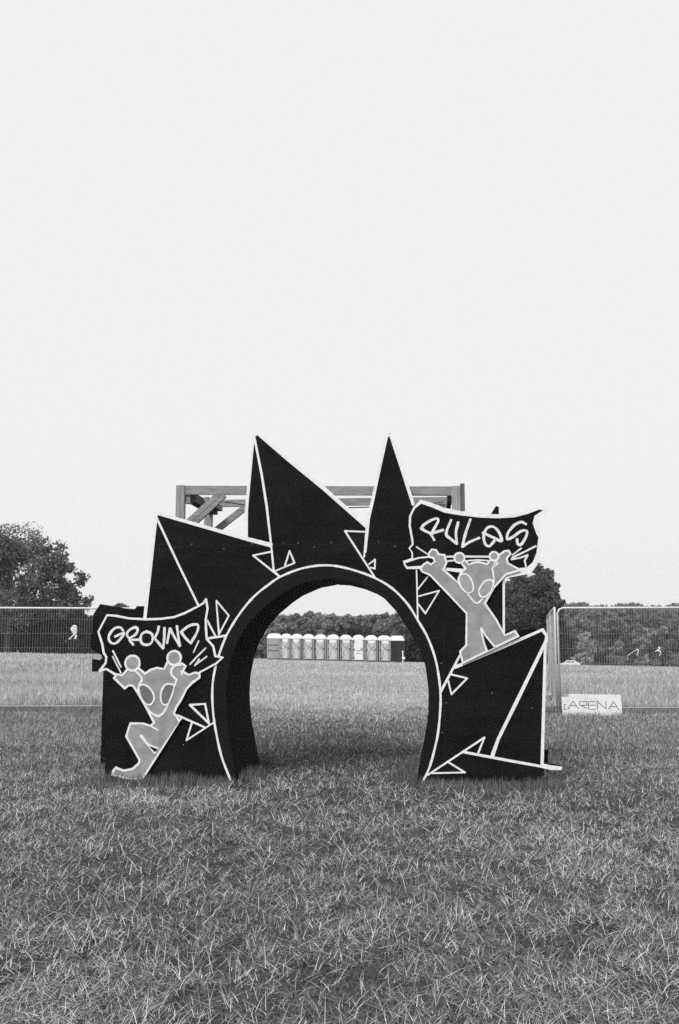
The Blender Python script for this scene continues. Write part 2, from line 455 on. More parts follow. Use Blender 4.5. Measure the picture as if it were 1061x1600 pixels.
 'la_eyes': [[[-1.976,0.955],[-1.935,0.966],[-1.882,0.944],[-1.833,0.888],[-1.814,0.832],[-1.831,0.781],[-1.865,0.758],[-1.913,0.775],[-1.961,0.842],[-1.983,0.91]],[[-1.683,0.973],[-1.613,0.968],[-1.603,0.945],[-1.622,0.867],[-1.661,0.776],[-1.702,0.759],[-1.735,0.793],[-1.745,0.866],[-1.723,0.934]]],
 'rbanner': [[0.995,2.897],[1.104,2.863],[1.248,2.805],[1.42,2.769],[1.621,2.742],[1.807,2.73],[1.964,2.738],[2.107,2.78],[2.257,2.814],[2.313,2.77],[2.29,2.734],[2.212,2.706],[2.203,2.633],[2.228,2.525],[2.237,2.431],[2.215,2.302],[2.177,2.188],[2.119,2.117],[2.02,2.096],[1.836,2.061],[1.239,2.151],[1.002,2.167],[0.843,2.168],[0.819,2.204],[0.805,2.252],[0.895,2.281],[0.895,2.342],[0.864,2.386],[0.899,2.426],[0.892,2.487],[0.869,2.619],[0.873,2.722],[0.917,2.812]],
 'rfield': [[1.002,2.853],[1.103,2.817],[1.247,2.754],[1.42,2.723],[1.62,2.698],[1.806,2.689],[1.963,2.697],[2.106,2.733],[2.214,2.775],[2.26,2.769],[2.169,2.713],[2.149,2.634],[2.186,2.518],[2.203,2.489],[2.181,2.331],[2.139,2.231],[2.078,2.178],[1.951,2.168],[1.809,2.147],[1.239,2.18],[1.009,2.203],[0.851,2.194],[0.829,2.223],[0.837,2.24],[0.912,2.272],[0.91,2.342],[0.881,2.383],[0.919,2.422],[0.914,2.487],[0.891,2.619],[0.896,2.719],[0.936,2.802]],
 'rletters': [["R",[[[0.999,2.594],[1.031,2.632],[1.101,2.675],[1.162,2.695],[1.178,2.674],[1.159,2.631],[1.11,2.544]],[[0.999,2.591],[1.049,2.559],[1.095,2.534],[1.134,2.468]],[[1.11,2.538],[1.226,2.572]]]],["U",[[[1.311,2.677],[1.258,2.535],[1.308,2.476],[1.368,2.425]],[[1.368,2.428],[1.359,2.541],[1.383,2.65]]]],["L",[[[1.512,2.682],[1.46,2.54],[1.422,2.395]],[[1.425,2.398],[1.501,2.445],[1.598,2.485]]]],["E",[[[1.635,2.541],[1.731,2.494],[1.825,2.452],[1.806,2.536],[1.761,2.592],[1.719,2.603],[1.675,2.581],[1.645,2.509],[1.658,2.425],[1.7,2.398],[1.751,2.45]]]],["S",[[[2.082,2.623],[2.033,2.647],[1.961,2.614],[1.895,2.535],[1.887,2.47],[1.944,2.494],[2.031,2.553],[2.087,2.552],[2.079,2.497],[2.028,2.416],[1.992,2.419],[1.986,2.469]]]]],
 'rstrokes': [[0.0147,[[0.947,2.399],[1.054,2.326]]],[0.0147,[[2.027,2.375],[1.933,2.304]]],[0.0192,[[2.176,2.396],[2.054,2.335],[1.932,2.278]]],[0.0181,[[1.925,2.261],[2.01,2.275],[2.089,2.303],[2.059,2.246],[2.071,2.181]]],[0.0181,[[0.837,2.24],[0.967,2.283],[1.097,2.294]]],[0.0204,[[1.226,2.293],[1.384,2.294],[1.727,2.289]]],[0.017,[[1.247,2.245],[1.341,2.254]]],[0.0147,[[1.455,2.247],[1.569,2.257],[1.683,2.249]]]],
 'ra': [[1.073,2.323],[1.106,2.369],[1.152,2.362],[1.178,2.316],[1.237,2.309],[1.256,2.229],[1.222,2.157],[1.306,2.084],[1.377,2.018],[1.375,2.058],[1.398,2.11],[1.451,2.169],[1.41,2.228],[1.439,2.257],[1.49,2.208],[1.53,2.227],[1.582,2.234],[1.647,2.22],[1.675,2.211],[1.713,2.263],[1.771,2.252],[1.726,2.171],[1.777,2.212],[1.777,2.258],[1.798,2.304],[1.851,2.343],[1.896,2.349],[1.915,2.316],[1.875,2.271],[1.887,2.218],[1.982,2.165],[1.995,2.143],[1.865,2.107],[1.839,2.081],[1.739,1.971],[1.642,1.808],[1.752,1.646],[1.839,1.482],[1.942,1.527],[1.973,1.475],[1.409,1.203],[1.383,1.317],[1.447,1.381],[1.456,1.705],[1.264,1.914],[1.084,2.105],[1.005,2.139],[0.986,2.172],[1.019,2.211],[1.059,2.237],[1.098,2.211],[1.138,2.243],[1.122,2.281],[1.073,2.294]],
 'ra_balls': [[[1.391,2.278],[1.443,2.278]],[[1.746,2.292],[1.792,2.291]]],
 'ra_lines': [[0.0158,[[1.377,2.018],[1.485,1.884],[1.555,1.811],[1.621,1.851]]],[0.0147,[[1.726,2.171],[1.741,2.055],[1.733,1.975]]]],
 'ra_hole': [[1.618,1.491],[1.658,1.327],[1.731,1.362]],
 'ra_holeline': [[0.0181,[[1.656,1.323],[1.625,1.407],[1.603,1.517],[1.603,1.555],[1.646,1.478],[1.734,1.366]]]],
 'ra_eyes': [[[1.384,2.071],[1.404,2.103],[1.45,2.112],[1.495,2.077],[1.526,2.004],[1.525,1.945],[1.485,1.913],[1.44,1.933],[1.396,1.992]],[[1.583,1.926],[1.597,1.971],[1.643,2.03],[1.696,2.049],[1.731,2.029],[1.726,1.971],[1.693,1.912],[1.64,1.873],[1.602,1.88]]],
 'rear': [[-2.982,1.046],[-2.987,1.198],[-2.889,1.183],[-2.858,1.21],[-2.875,1.248],[-2.948,1.29],[-3.007,1.324],[-2.985,1.738],[-2.905,1.856],[-2.474,1.785],[-2.451,1.83],[-2.242,1.825],[-2.087,2.617],[-0.999,2.522],[-0.77,2.953],[-0.225,2.561],[-0.01,2.513],[0.235,2.557],[0.543,3.245],[0.805,2.704],[1.78,2.868],[1.861,2.992],[1.895,2.98],[1.865,1.537],[2.073,1.518],[2.271,1.584],[2.335,1.5],[2.301,0.191],[2.392,0.192],[2.381,0.046]],
 'gap_u': -0.014,
}

# ================================================================ THE SETTING
def build_ground():
    ys = np.concatenate([np.linspace(-60, 2, 20), np.linspace(2.3, 26, 110), np.geomspace(26.5, 900, 100)])
    far = np.geomspace(9.3, 520, 60)
    prof = np.concatenate([-far[::-1], np.linspace(-9, 9, 145), far])
    s = prof
    V, F = [], []
    nx = len(s)
    for y in ys:
        x = prof
        z = zground(x, np.full_like(x, y)) - 0.012 * max(0.0, min(1.0, (40 - y) / 20))
        V.append(np.stack([x, np.full_like(x, y), z], 1))
    V = np.concatenate(V)
    idx = np.arange(len(V)).reshape(len(ys), nx)
    F = np.stack([idx[:-1, :-1], idx[:-1, 1:], idx[1:, 1:], idx[1:, :-1]], -1).reshape(-1, 4)
    me = bpy.data.meshes.new('ground')
    me.from_pydata(V.tolist(), [], F.tolist())
    me.polygons.foreach_set('use_smooth', [True] * len(me.polygons))
    m = bpy.data.materials.new('field_soil_and_thatch')
    m.use_nodes = True
    t = m.node_tree
    b = t.nodes['Principled BSDF']
    b.inputs['Roughness'].default_value = 0.95
    b.inputs['Specular IOR Level'].default_value = 0.05
    geo = t.nodes.new('ShaderNodeNewGeometry')
    sep = t.nodes.new('ShaderNodeSeparateXYZ')
    t.links.new(geo.outputs['Position'], sep.inputs[0])

    def noise(sc, det):
        n = t.nodes.new('ShaderNodeTexNoise')
        n.inputs['Scale'].default_value = sc
        n.inputs['Detail'].default_value = det
        t.links.new(geo.outputs['Position'], n.inputs['Vector'])
        return n

    def ramp(src, a, b_, p0=0.3, p1=0.7):
        r = t.nodes.new('ShaderNodeValToRGB')
        r.color_ramp.elements[0].position, r.color_ramp.elements[1].position = p0, p1
        r.color_ramp.elements[0].color, r.color_ramp.elements[1].color = g3(a), g3(b_)
        t.links.new(src, r.inputs['Fac'])
        return r
    near = ramp(noise(40, 8).outputs['Fac'], 0.02, 0.085)
    mid = ramp(noise(3.0, 10).outputs['Fac'], 0.22, 0.34)
    far = ramp(noise(0.035, 4).outputs['Fac'], 0.11, 0.17, 0.54, 0.62)

    def fade(src, a, b_, c1, c2):
        mr = t.nodes.new('ShaderNodeMapRange')
        mr.inputs['From Min'].default_value, mr.inputs['From Max'].default_value = a, b_
        t.links.new(src, mr.inputs['Value'])
        mm = t.nodes.new('ShaderNodeMix')
        mm.data_type = 'RGBA'
        t.links.new(mr.outputs[0], mm.inputs['Factor'])
        t.links.new(c1, mm.inputs['A'])
        t.links.new(c2, mm.inputs['B'])
        return mm.outputs['Result']
    c = fade(sep.outputs['Y'], 18.5, 21.5, near.outputs['Color'], mid.outputs['Color'])   # mown arena, then the unmown dry meadow beyond the fence
    c = fade(sep.outputs['Y'], 250, 300, c, far.outputs['Color'])                          # distant fields and woods
    t.links.new(c, b.inputs['Base Color'])
    tag(link('ground', me, m), 'mown grass field falling away to hedges and distant hills', 'ground', kind='structure')


build_ground()


def leaf_object(name, cen, size, shade, parent=None, mat='leaf', flat=0.0, asp=0.65):
    """many leaf-sized faces as one mesh"""
    n = len(cen)
    a = rng.normal(size=(n, 3))
    a /= np.linalg.norm(a, axis=1, keepdims=True)
    b = rng.normal(size=(n, 3))
    b -= a * (a * b).sum(1, keepdims=True)
    b /= np.linalg.norm(b, axis=1, keepdims=True)
    c = np.cross(a, b)
    sz = (np.asarray(size) * rng.uniform(0.6, 1.35, n))[:, None]
    sz = sz * 1.3
    p = np.stack([cen - b * sz * .5 - c * sz * .3, cen + c * sz * .55 * asp, cen + b * sz * .5 - c * sz * .2], 1).reshape(-1, 3)
    me = bpy.data.meshes.new(name)
    me.vertices.add(3 * n)
    me.vertices.foreach_set('co', p.astype(np.float32).ravel())
    me.loops.add(3 * n)
    me.loops.foreach_set('vertex_index', np.arange(3 * n, dtype=np.int32))
    me.polygons.add(n)
    me.polygons.foreach_set('loop_start', np.arange(0, 3 * n, 3, dtype=np.int32))
    me.polygons.foreach_set('loop_total', np.full(n, 3, dtype=np.int32))
    me.update(calc_edges=True)
    at_ = me.attributes.new('shade', 'FLOAT', 'POINT')
    at_.data.foreach_set('value', np.repeat(np.asarray(shade, np.float32), 3))
    return link(name, me, M[mat], parent)


def clump_points(c, r, n, squash=0.8, sub=9, fill=0.55):
    """points in an uneven clump: smaller tufts on and in an ellipsoid"""
    k = max(4, sub)
    d = rng.normal(size=(k, 3))
    d /= np.linalg.norm(d, axis=1, keepdims=True)
    tc = d * (rng.uniform(0.35, 0.95, (k, 1)))
    tr = rng.uniform(0.22, 0.5, k)
    w_ = tr ** 2
    pick = rng.choice(k, n, p=w_ / w_.sum())
    e = rng.normal(size=(n, 3))
    e /= np.linalg.norm(e, axis=1, keepdims=True)
    rad = rng.uniform(0, 1, (n, 1)) ** fill
    pts = tc[pick] + e * rad * tr[pick][:, None]
    tone = rng.uniform(0.84, 1.16, k)[pick]
    return np.asarray(c) + pts * np.array([r, r, r * squash]), tone


def limb(mb, a, b, r0, r1, bend=0.12):
    a, b = Vector(a), Vector(b)
    L = (b - a).length
    pts, rad = [], []
    off = Vector(rng.normal(size=3)) * L * bend
    for i in range(6):
        t = i / 5
        pts.append(a.lerp(b, t) + off * math.sin(math.pi * t))
        rad.append(r0 + (r1 - r0) * t)
    mb.tube(pts, rad, 6)


def tree(name, label, cat, base, clumps, leaf, per, lo, hi, group=None, trunk=0.3, squash=0.85):
    """clumps: (x, y, z, r, density) in metres"""
    root = empty(name, base)
    b = Vector(base)
    P, Sh, Sz = [], [], []
    for (x, y, z, r, den) in clumps:
        n = int(per * r * r * den)
        p, tone = clump_points((x - b.x, y - b.y, z - b.z), r, n, squash, sub=int(10 + r * 5))
        P.append(p)
        Sh.append(rng.uniform(lo, hi, n) * tone * rng.uniform(0.8, 1.2))
        Sz.append(np.full(n, leaf * (0.75 if den < 0.5 else 1.0)))
    leaf_object('crown', np.concatenate(P), np.concatenate(Sz), np.concatenate(Sh), root)
    mb = MB()
    cz = np.average([c[2] for c in clumps], weights=[c[3] ** 2 for c in clumps]) - b.z
    cxm = np.average([c[0] for c in clumps], weights=[c[3] ** 2 for c in clumps]) - b.x
    fork = Vector((cxm * 0.4, 0, cz * 0.45))
    limb(mb, (0, 0, -0.3), fork, trunk, trunk * 0.7, 0.03)
    for (x, y, z, r, den) in clumps:
        limb(mb, fork, (x - b.x, y - b.y, z - b.z), trunk * 0.42, trunk * 0.06)
        for q in range(2):
            d = rng.normal(size=3)
            d /= np.linalg.norm(d)
            limb(mb, Vector((x - b.x, y - b.y, z - b.z)) * 0.85 + fork * 0.15, Vector((x - b.x, y - b.y, z - b.z)) + Vector(d) * r * 0.85, trunk * 0.14, trunk * 0.03)
    mb.build('trunk', M['bark'], root, smooth=True)
    return tag(root, label, cat, group)


def px_clumps(rows, dist, spread=1.0):
    o = []
    for (x, y, r, den) in rows:
        rr = r / FPX * dist
        p = at(x, y, dist + float(rng.uniform(-1, 1)) * rr * spread)
        o.append((p.x, p.y, p.z, rr, den))
    return o


def gz(x, y): return float(zground(x, y))


# ---- the big broad tree on the left
b = at(10, 1020, 100)
tree('broad_tree', 'tall spreading broadleaf tree rising above the left hedge, thin at its top', 'tree', (b.x, 100, gz(b.x, 100)),
     px_clumps([(-70, 880, 60, 1), (-20, 860, 48, 1), (22, 862, 40, .9), (58, 862, 30, 1), (82, 868, 26, 1), (98, 880, 22, 1), (104, 888, 14, 1),
                (60, 895, 34, 1), (8, 905, 46, 1), (85, 915, 30, 1), (127, 903, 13, 1.2), (128, 910, 9, 1.2), (112, 930, 22, 1), (60, 932, 36, 1), (-5, 945, 52, 1), (138, 938, 10, 1.1),
                (30, 832, 24, .3), (48, 828, 18, .28), (8, 836, 26, .35), (60, 838, 16, .3), (-30, 828, 30, .4), (90, 945, 30, 1), (125, 945, 18, 1)], 100),
     0.25, 270, 0.08, 0.23, trunk=0.42)

# ---- the dense round tree on the right
b = at(842, 1010, 96)
tree('round_tree', 'dense dark round-headed tree behind the right end of the arch', 'tree', (b.x, 96, gz(b.x, 96)),
     px_clumps([(800, 930, 36, 1), (826, 915, 30, 1), (846, 905, 24, 1), (858, 918, 22, 1), (866, 935, 18, 1), (842, 940, 36, 1), (815, 960, 36, 1), (855, 960, 26, 1),
                (872, 948, 11, 1), (870, 975, 22, 1), (840, 990, 34, 1), (876, 1000, 22, 1), (770, 960, 36, 1), (800, 1000, 34, 1), (882, 1020, 16, 1), (872, 1025, 18, 1)], 96),
     0.26, 900, 0.05, 0.17, trunk=0.3)

# ---- treeline behind the cabins: separate trees
mid = [
    ('low broad tree at the left end of the row behind the cabins', 452, [(440, 990, 20, 1), (450, 972, 14, 1), (432, 1012, 20, 1), (415, 1015, 18, 1), (400, 1010, 18, 1)]),
    ('tall bushy tree over the second and third cabins', 490, [(480, 985, 26, 1), (492, 975, 19, 1), (472, 968, 13, 1), (500, 990, 26, 1), (484, 966, 10, .8)]),
    ('medium bushy tree over the middle cabins', 525, [(518, 975, 18, 1), (530, 985, 22, 1), (540, 976, 16, 1), (515, 1000, 24, 1)]),
    ('low bushy tree over the fifth and sixth cabins, in a dip of the treeline', 560, [(556, 976, 15, 1), (568, 972, 13, 1), (560, 992, 24, 1), (548, 990, 20, 1)]),
    ('tall bushy tree over the last two facing cabins', 598, [(590, 974, 18, 1), (602, 970, 13, 1), (612, 972, 16, 1), (598, 992, 26, 1)]),
    ('dark bushy tree beside the right end of the cabins', 640, [(628, 972, 17, 1), (642, 980, 20, 1), (655, 985, 22, 1), (635, 1003, 24, 1), (650, 1015, 22, 1)]),
]
for k, (lb, bx, rows) in enumerate(mid):
    dist = 122 + 3 * math.sin(k * 2.1)
    p = at(bx, 1030, dist)
    tree('bushy_tree', lb, 'tree', (p.x, dist, gz(p.x, dist)), px_clumps(rows + [(x, 1016, 16, 1) for x in (bx - 16, bx, bx + 16)], dist), 0.27, 1300, 0.16, 0.34,
         group='trees in a row behind the cabins', trunk=0.22)


def mass(name, label, cat, x0, x1, top, bottom, dist, depth, n, leaf, lo, hi, kind=None, rad=16):
    """an unbroken belt of foliage: many clumps"""
    P, Sh = [], []
    nx = int((x1 - x0) / rad * 1.1)
    for i in range(nx):
        x = x0 + (x1 - x0) * (i + float(rng.uniform(0, 1))) / nx
        tp = top(x)
        y = tp + rad * 0.8
        while y < bottom(x) + rad:
            rr = rad * float(rng.uniform(0.7, 1.25))
            dd = dist + depth * float(rng.uniform(-.5, .5))
            c = at(x + float(rng.uniform(-1, 1)) * rad * .5, y, dd)
            p, tone = clump_points(c, rr / FPX * dd, n, 0.85, 14)
            P.append(p)
            Sh.append(rng.uniform(lo, hi, n) * tone * float(rng.uniform(0.86, 1.14)))
            y += rad * 0.95
    o = leaf_object(name, np.concatenate(P), leaf, np.concatenate(Sh))
    return tag(o, label, cat, kind=kind)


mass('hedge', 'dark overgrown hedge behind the left fence, under the spreading tree', 'hedge', -60, 330, lambda x: 946 + 7 * math.sin(x * .06) + (14 if 128 < x < 160 else 0) + (5 if x > 160 else 0), lambda x: 1018 + 0.02 * x, 104, 5, 620, 0.30, 0.06, 0.17, rad=12)
mass('far_woodland', 'wooded slope of packed tree crowns behind the right fence', 'woodland', 850, 1120, lambda x: 949 + 2.5 * math.sin(x * .05), lambda x: 1040, 222, 20, 640, 0.45, 0.16, 0.32, kind='stuff', rad=10)
mass('skyline_trees', 'low bumpy line of far trees on the skyline at right', 'woodland', 880, 1150, lambda x: 945 - 3 * math.sin((x - 880) * .075) - 1.5 * math.sin(x * .21), lambda x: 962, 480, 20, 260, 1.0, 0.16, 0.26, kind='stuff', rad=6)
mass('dark_hedge', 'short dark hedge just right of the cabins, seen through the arch', 'hedge', 622, 720, lambda x: 998 + 2 * math.sin(x * .2), lambda x: 1032, 100, 3, 420, 0.28, 0.03, 0.07, rad=9)
mass('skyline_trees', 'far hazy trees above the left-most cabins, seen through the arch', 'woodland', 395, 470, lambda x: 966, lambda x: 972, 420, 20, 120, 0.9, 0.2, 0.3, kind='stuff', rad=6)
mass('far_treeline', 'unbroken pale belt of far trees filling in behind the row over the cabins', 'woodland', 385, 700, lambda x: 965 + 3 * math.sin(x * .09), lambda x: 1025, 140, 6, 520, 0.34, 0.17, 0.33, kind='stuff', rad=10)
p = at(908, 1036, 205)
tree('round_bush', 'pale rounded bush at the foot of the wooded slope, behind the right fence', 'bush', (p.x, 205, gz(p.x, 205)),
     px_clumps([(905, 1010, 16, 1), (915, 1000, 12, 1), (898, 1022, 13, 1), (918, 1022, 14, 1), (906, 1030, 14, 1)], 205), 0.5, 420, 0.24, 0.42, trunk=0.3)


# ================================================================ THE ARCH
ARCH = empty('festival_arch', (X0, 10.1, 0), -R(5.7))
tag(ARCH, 'black painted spiky plywood entrance arch with white lines standing on the grass', 'arch')
DEPTH, PLY = 1.3, 0.018
D_ = DRAW

for key, nm, lb in (('b_left', 'spike_board', 'broad black left spike board'), ('b_tall', 'spike_board', 'tallest black spike board, leaning right'),
                    ('b_narrow', 'spike_board', 'narrow upright black spike board'), ('b_mid', 'backing_board', None), ('b_wedge', 'wedge_board', 'low black wedge board at the right')):
    pts = [(u, -0.12 if v < 0.06 and key != 'b_mid' and not 2.2 < u else v) for u, v in D_[key]]
    o = MB().prism(pts, 0.0, PLY).build(nm, M['black'], ARCH)
    if lb: o['label'] = lb

# band between the painted arc and the opening: a slightly glossier ring board
arc, inn = catmull_t(D_['arc']), catmull_t(D_['inner'])
mb = MB()
mb.ribbon(arc, 0.0225, -0.0042, 0.0, ramp=0.0)
mb.build('painted_line', M['white'], ARCH)
ring = [(u, max(v, -0.04)) for u, v in arc] + [(u, max(v, -0.04)) for u, v in inn[::-1]]
MB().prism(ring, -0.0016, 0.0).build('ring_band', M['blackring'], ARCH)

# tunnel lining, a left and a right run of bent sheets with a slit of daylight at the crown
gap = D_['gap_u']
top_i = min(range(len(inn)), key=lambda i: abs(inn[i][0] - gap) + (0 if inn[i][1] > 1.8 else 9))
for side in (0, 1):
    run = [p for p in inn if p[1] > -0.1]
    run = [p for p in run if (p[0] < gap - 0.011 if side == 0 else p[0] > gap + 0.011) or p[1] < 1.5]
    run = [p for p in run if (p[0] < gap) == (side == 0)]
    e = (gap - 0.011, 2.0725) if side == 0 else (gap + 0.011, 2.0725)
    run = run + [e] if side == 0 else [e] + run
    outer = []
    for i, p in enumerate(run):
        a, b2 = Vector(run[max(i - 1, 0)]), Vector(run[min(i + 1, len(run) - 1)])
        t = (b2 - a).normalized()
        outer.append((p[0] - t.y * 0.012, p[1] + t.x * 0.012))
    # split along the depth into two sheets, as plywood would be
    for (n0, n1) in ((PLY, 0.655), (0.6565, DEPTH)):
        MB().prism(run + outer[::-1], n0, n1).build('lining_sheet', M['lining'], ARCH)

# rear cut-out, in two halves around the same opening
rear = D_['rear']
inr = [p for p in D_['inner']]
k = next(i for i, p in enumerate(rear) if abs(p[1] - rear[16][1]) < 1e-6 and i == 16)
mid_u = rear[16][0]
left_in = [p for p in inr if p[0] < mid_u - 0.01]
right_in = [p for p in inr if p[0] > mid_u + 0.01]
crown = 2.073
low = -0.12
lp = [(rear[0][0] + 0.14, low), (rear[0][0] + 0.14, rear[0][1])] + rear[:16] + [(mid_u - 0.012, rear[16][1]), (mid_u - 0.012, crown)] + left_in[::-1]
lp[-1] = (lp[-1][0], low)
rp = [(mid_u + 0.012, rear[16][1])] + rear[17:] + [(rear[-1][0], low)] + right_in[::-1] + [(mid_u + 0.012, crown)]
MB().prism(lp, DEPTH + 0.001, DEPTH + PLY).build('rear_board', M['black'], ARCH)
MB().prism(rp, DEPTH + 0.001, DEPTH + PLY).build('rear_board', M['black'], ARCH)

# white painted lines on the front boards
for i, (wd, pts) in enumerate(D_['lines']):
    MB().ribbon(pts, wd, -0.0022 - 0.00012 * i, 0.0002).build('painted_line', M['white'], ARCH)

# sheet joints and fixings of the plywood
for pts in ([(-1.66, 2.425), (-1.2, 2.428), (-0.62, 2.431)], [(-0.58, 2.431), (0.1, 2.434), (0.38, 2.436)], [(0.44, 2.437), (0.90, 2.44)], [(1.215, 1.62), (1.213, 0.9), (1.211, 0.2)], [(-1.245, 0.08), (-1.243, 0.6)]):
    MB().ribbon(pts, 0.0045, -0.0004, 0.0002, wob=0.3).build('panel_joint', M['joint'], ARCH)
for (u, v) in ((-0.46, 2.452), (-0.30, 2.454), (-0.13, 2.408), (0.05, 2.455), (-1.45, 2.45), (-1.1, 2.40), (-0.8, 2.45), (0.55, 2.46), (0.72, 2.41), (1.19, 1.2), (1.235, 0.8), (1.19, 0.5), (1.7, 0.9), (2.1, 0.75), (-1.9, 0.8), (-1.5, 0.35)):
    MB().tube([(u, -0.0018, v), (u, 0.001, v)], 0.0055, 8).build('screw', M['screw'], ARCH)

# ---- banner boards with lettering
gb = MB().prism(D_['gbanner'], -0.014, -0.0068).build('banner_board', M['black'], ARCH)
gb['label'] = 'black banner reading GROUND'
for i, (wd, pts) in enumerate(D_['gbanner_lines']):
    MB().ribbon(pts, wd, -0.0162 - 0.0002 * i, -0.0068).build('painted_edge', M['white'], gb)
for ch, strokes in D_['gletters']:
    mb = MB()
    for j, s in enumerate(strokes):
        mb.ribbon(s, 0.0262, -0.0165 - 0.0006 * j, -0.0138, smooth=True, ramp=0.0005)
    mb.build('letter', M['letter'], gb)['label'] = 'hand-painted letter ' + ch
for i, (wd, pts) in enumerate(D_['gstrokes']):
    MB().ribbon(pts, wd, -0.0163 - 0.0002 * i, -0.0138).build('painted_stroke', M['letter'], gb)

rb = MB().prism(D_['rbanner'], -0.014, -0.0068).build('banner_board', M['white'], ARCH)
rb['label'] = 'black banner with broad white edge reading RULES'
MB().prism(D_['rfield'], -0.0158, -0.0138).build('black_field', M['black'], rb)
for ch, strokes in D_['rletters']:
    mb = MB()
    for j, s in enumerate(strokes):
        mb.ribbon(s, 0.0268, -0.0178 - 0.0006 * j, -0.0156, smooth=True, ramp=0.0005)
    mb.build('letter', M['letter'], rb)['label'] = 'hand-painted letter ' + ch
for i, (wd, pts) in enumerate(D_['rstrokes']):
    MB().ribbon(pts, wd, -0.0176 - 0.0002 * i, -0.0156).build('painted_stroke', M['letter'], rb)


# ---- the two painted alien figures (plywood cut-outs on the front)
def disc(c, e, k=24):
    r = math.hypot(e[0] - c[0], e[1] - c[1])
    return [(c[0] + r * math.cos(2 * math.pi * i / k), c[1] + r * math.sin(2 * math.pi * i / k)) for i in range(k)]


def alien(pre, label, eyemat, lw):
    n0 = -0.027
    f = MB().prism(D_[pre], n0, -0.0172).build('alien_figure', M['alien'], ARCH)
    f['label'] = label
    # outline runs all round the figure
    MB().ribbon(D_[pre], lw, n0 - 0.0022, n0 + 0.006, closed=True).build('outline', M['white'], f)
    for c, e in D_[pre + '_balls']:
        MB().prism(disc(c, e), n0 - 0.0036, n0 + 0.008).build('antenna_ball', M['alien'], f)
        MB().ribbon(disc(c, e), lw, n0 - 0.0048, n0 + 0.006, closed=True).build('outline', M['white'], f)
    for i, (wd, pts) in enumerate(D_[pre + '_lines']):
        MB().ribbon(pts, wd, n0 - 0.003 - 0.0002 * i, n0 + 0.001, smooth=True).build('painted_line', M['white'], f)
    for e in D_[pre + '_eyes']:
        MB().prism(catmull_t(e, True), n0 - 0.0044, n0 + 0.001).build('eye', eyemat, f)
        MB().ribbon(e, lw * 0.8, n0 - 0.0058, n0 + 0.001, closed=True, smooth=True).build('eye_rim', M['white'], f)
    MB().prism(D_[pre + '_hole'], n0 - 0.0052, n0 + 0.001).build('leg_gap', M['black'], f)
    for wd, pts in D_.get(pre + '_holeline', []):
        MB().ribbon(pts, wd, n0 - 0.0056, n0 + 0.001).build('painted_line', M['white'], f)


alien('la', 'grey antennaed alien striding under the GROUND banner', M['eyedark'], 0.022)
alien('ra', 'grey antennaed alien with both arms up under the RULES banner', M['eyepale'], 0.020)

# ---- timber frame inside the arch, its top showing between the spikes
UP = (0, 1, 0)


def timber(name, a, b_, wx, wy, mat='timber'):
    return MB().bar(a, b_, wx, wy, UP).build(name, M[mat], ARCH)


for du, ww in ((-1.626, .044), (-1.578, .044)):
    timber('timber_post', (du, 0.075, -0.04), (du, 0.075, 3.098), ww, 0.07, 'timber_v')
for du, ww in ((1.346, .044), (1.392, .040)):
    timber('timber_post', (du, 0.075, -0.04), (du, 0.075, 3.045), ww, 0.07, 'timber_v')
timber('timber_post', (1.437, 0.10, -0.04), (1.437, 0.10, 3.07), 0.044, 0.12, 'timber_dark')
timber('timber_beam', (-1.5545, 0.075, 3.046), (1.322, 0.075, 2.994), 0.095, 0.045)
timber('timber_brace', (-1.555, 0.062, 2.66), (-1.175, 0.062, 3.0), 0.055, 0.045)
timber('timber_brace', (-1.535, 0.066, 2.60), (-1.115, 0.066, 2.985), 0.055, 0.045)
timber('timber_block', (-1.555, 0.12, 2.955), (-1.50, 0.12, 2.955), 0.10, 0.09)
# rear frame
timber('timber_post', (-1.59, 1.22, -0.04), (-1.59, 1.22, 2.93), 0.045, 0.07, 'timber_v')
timber('timber_post', (-1.543, 1.22, -0.04), (-1.543, 1.22, 2.93), 0.045, 0.07, 'timber_v')
timber('timber_post', (1.225, 1.22, -0.04), (1.225, 1.22, 3.0), 0.09, 0.07, 'timber_dark')
timber('timber_post', (1.295, 1.22, -0.04), (1.295, 1.22, 3.0), 0.044, 0.07, 'timber_v')
timber('timber_beam', (-1.62, 1.22, 3.055), (1.36, 1.22, 3.05), 0.085, 0.045)
timber('timber_brace', (-1.50, 1.20, 2.70), (-1.09, 1.20, 3.02), 0.075, 0.045)
# side joists running back at the corners
for u in (-1.525, -1.470):
    MB().bar((u, 0.13, 2.97), (u, 1.19, 2.96), 0.045, 0.095, (0, 0, 1)).build('timber_joist', M['timber_dark'], ARCH)
MB().bar((-1.415, 0.45, 2.995), (-1.415, 1.19, 2.985), 0.05, 0.06, (0, 0, 1)).build('timber_joist', M['timber'], ARCH)
MB().bar((1.30, 0.13, 2.95), (1.30, 1.19, 2.95), 0.045, 0.095, (0, 0, 1)).build('timber_joist', M['timber_dark'], ARCH)
MB().tube([(-1.30, 0.9, 3.03), (-1.1, 1.0, 3.005), (-0.7, 1.1, 2.985), (0.0, 1.15, 2.97), (0.9, 1.15, 2.99), (1.25, 1.1, 3.02)], 0.007, 6).build('cable', M['block'], ARCH)


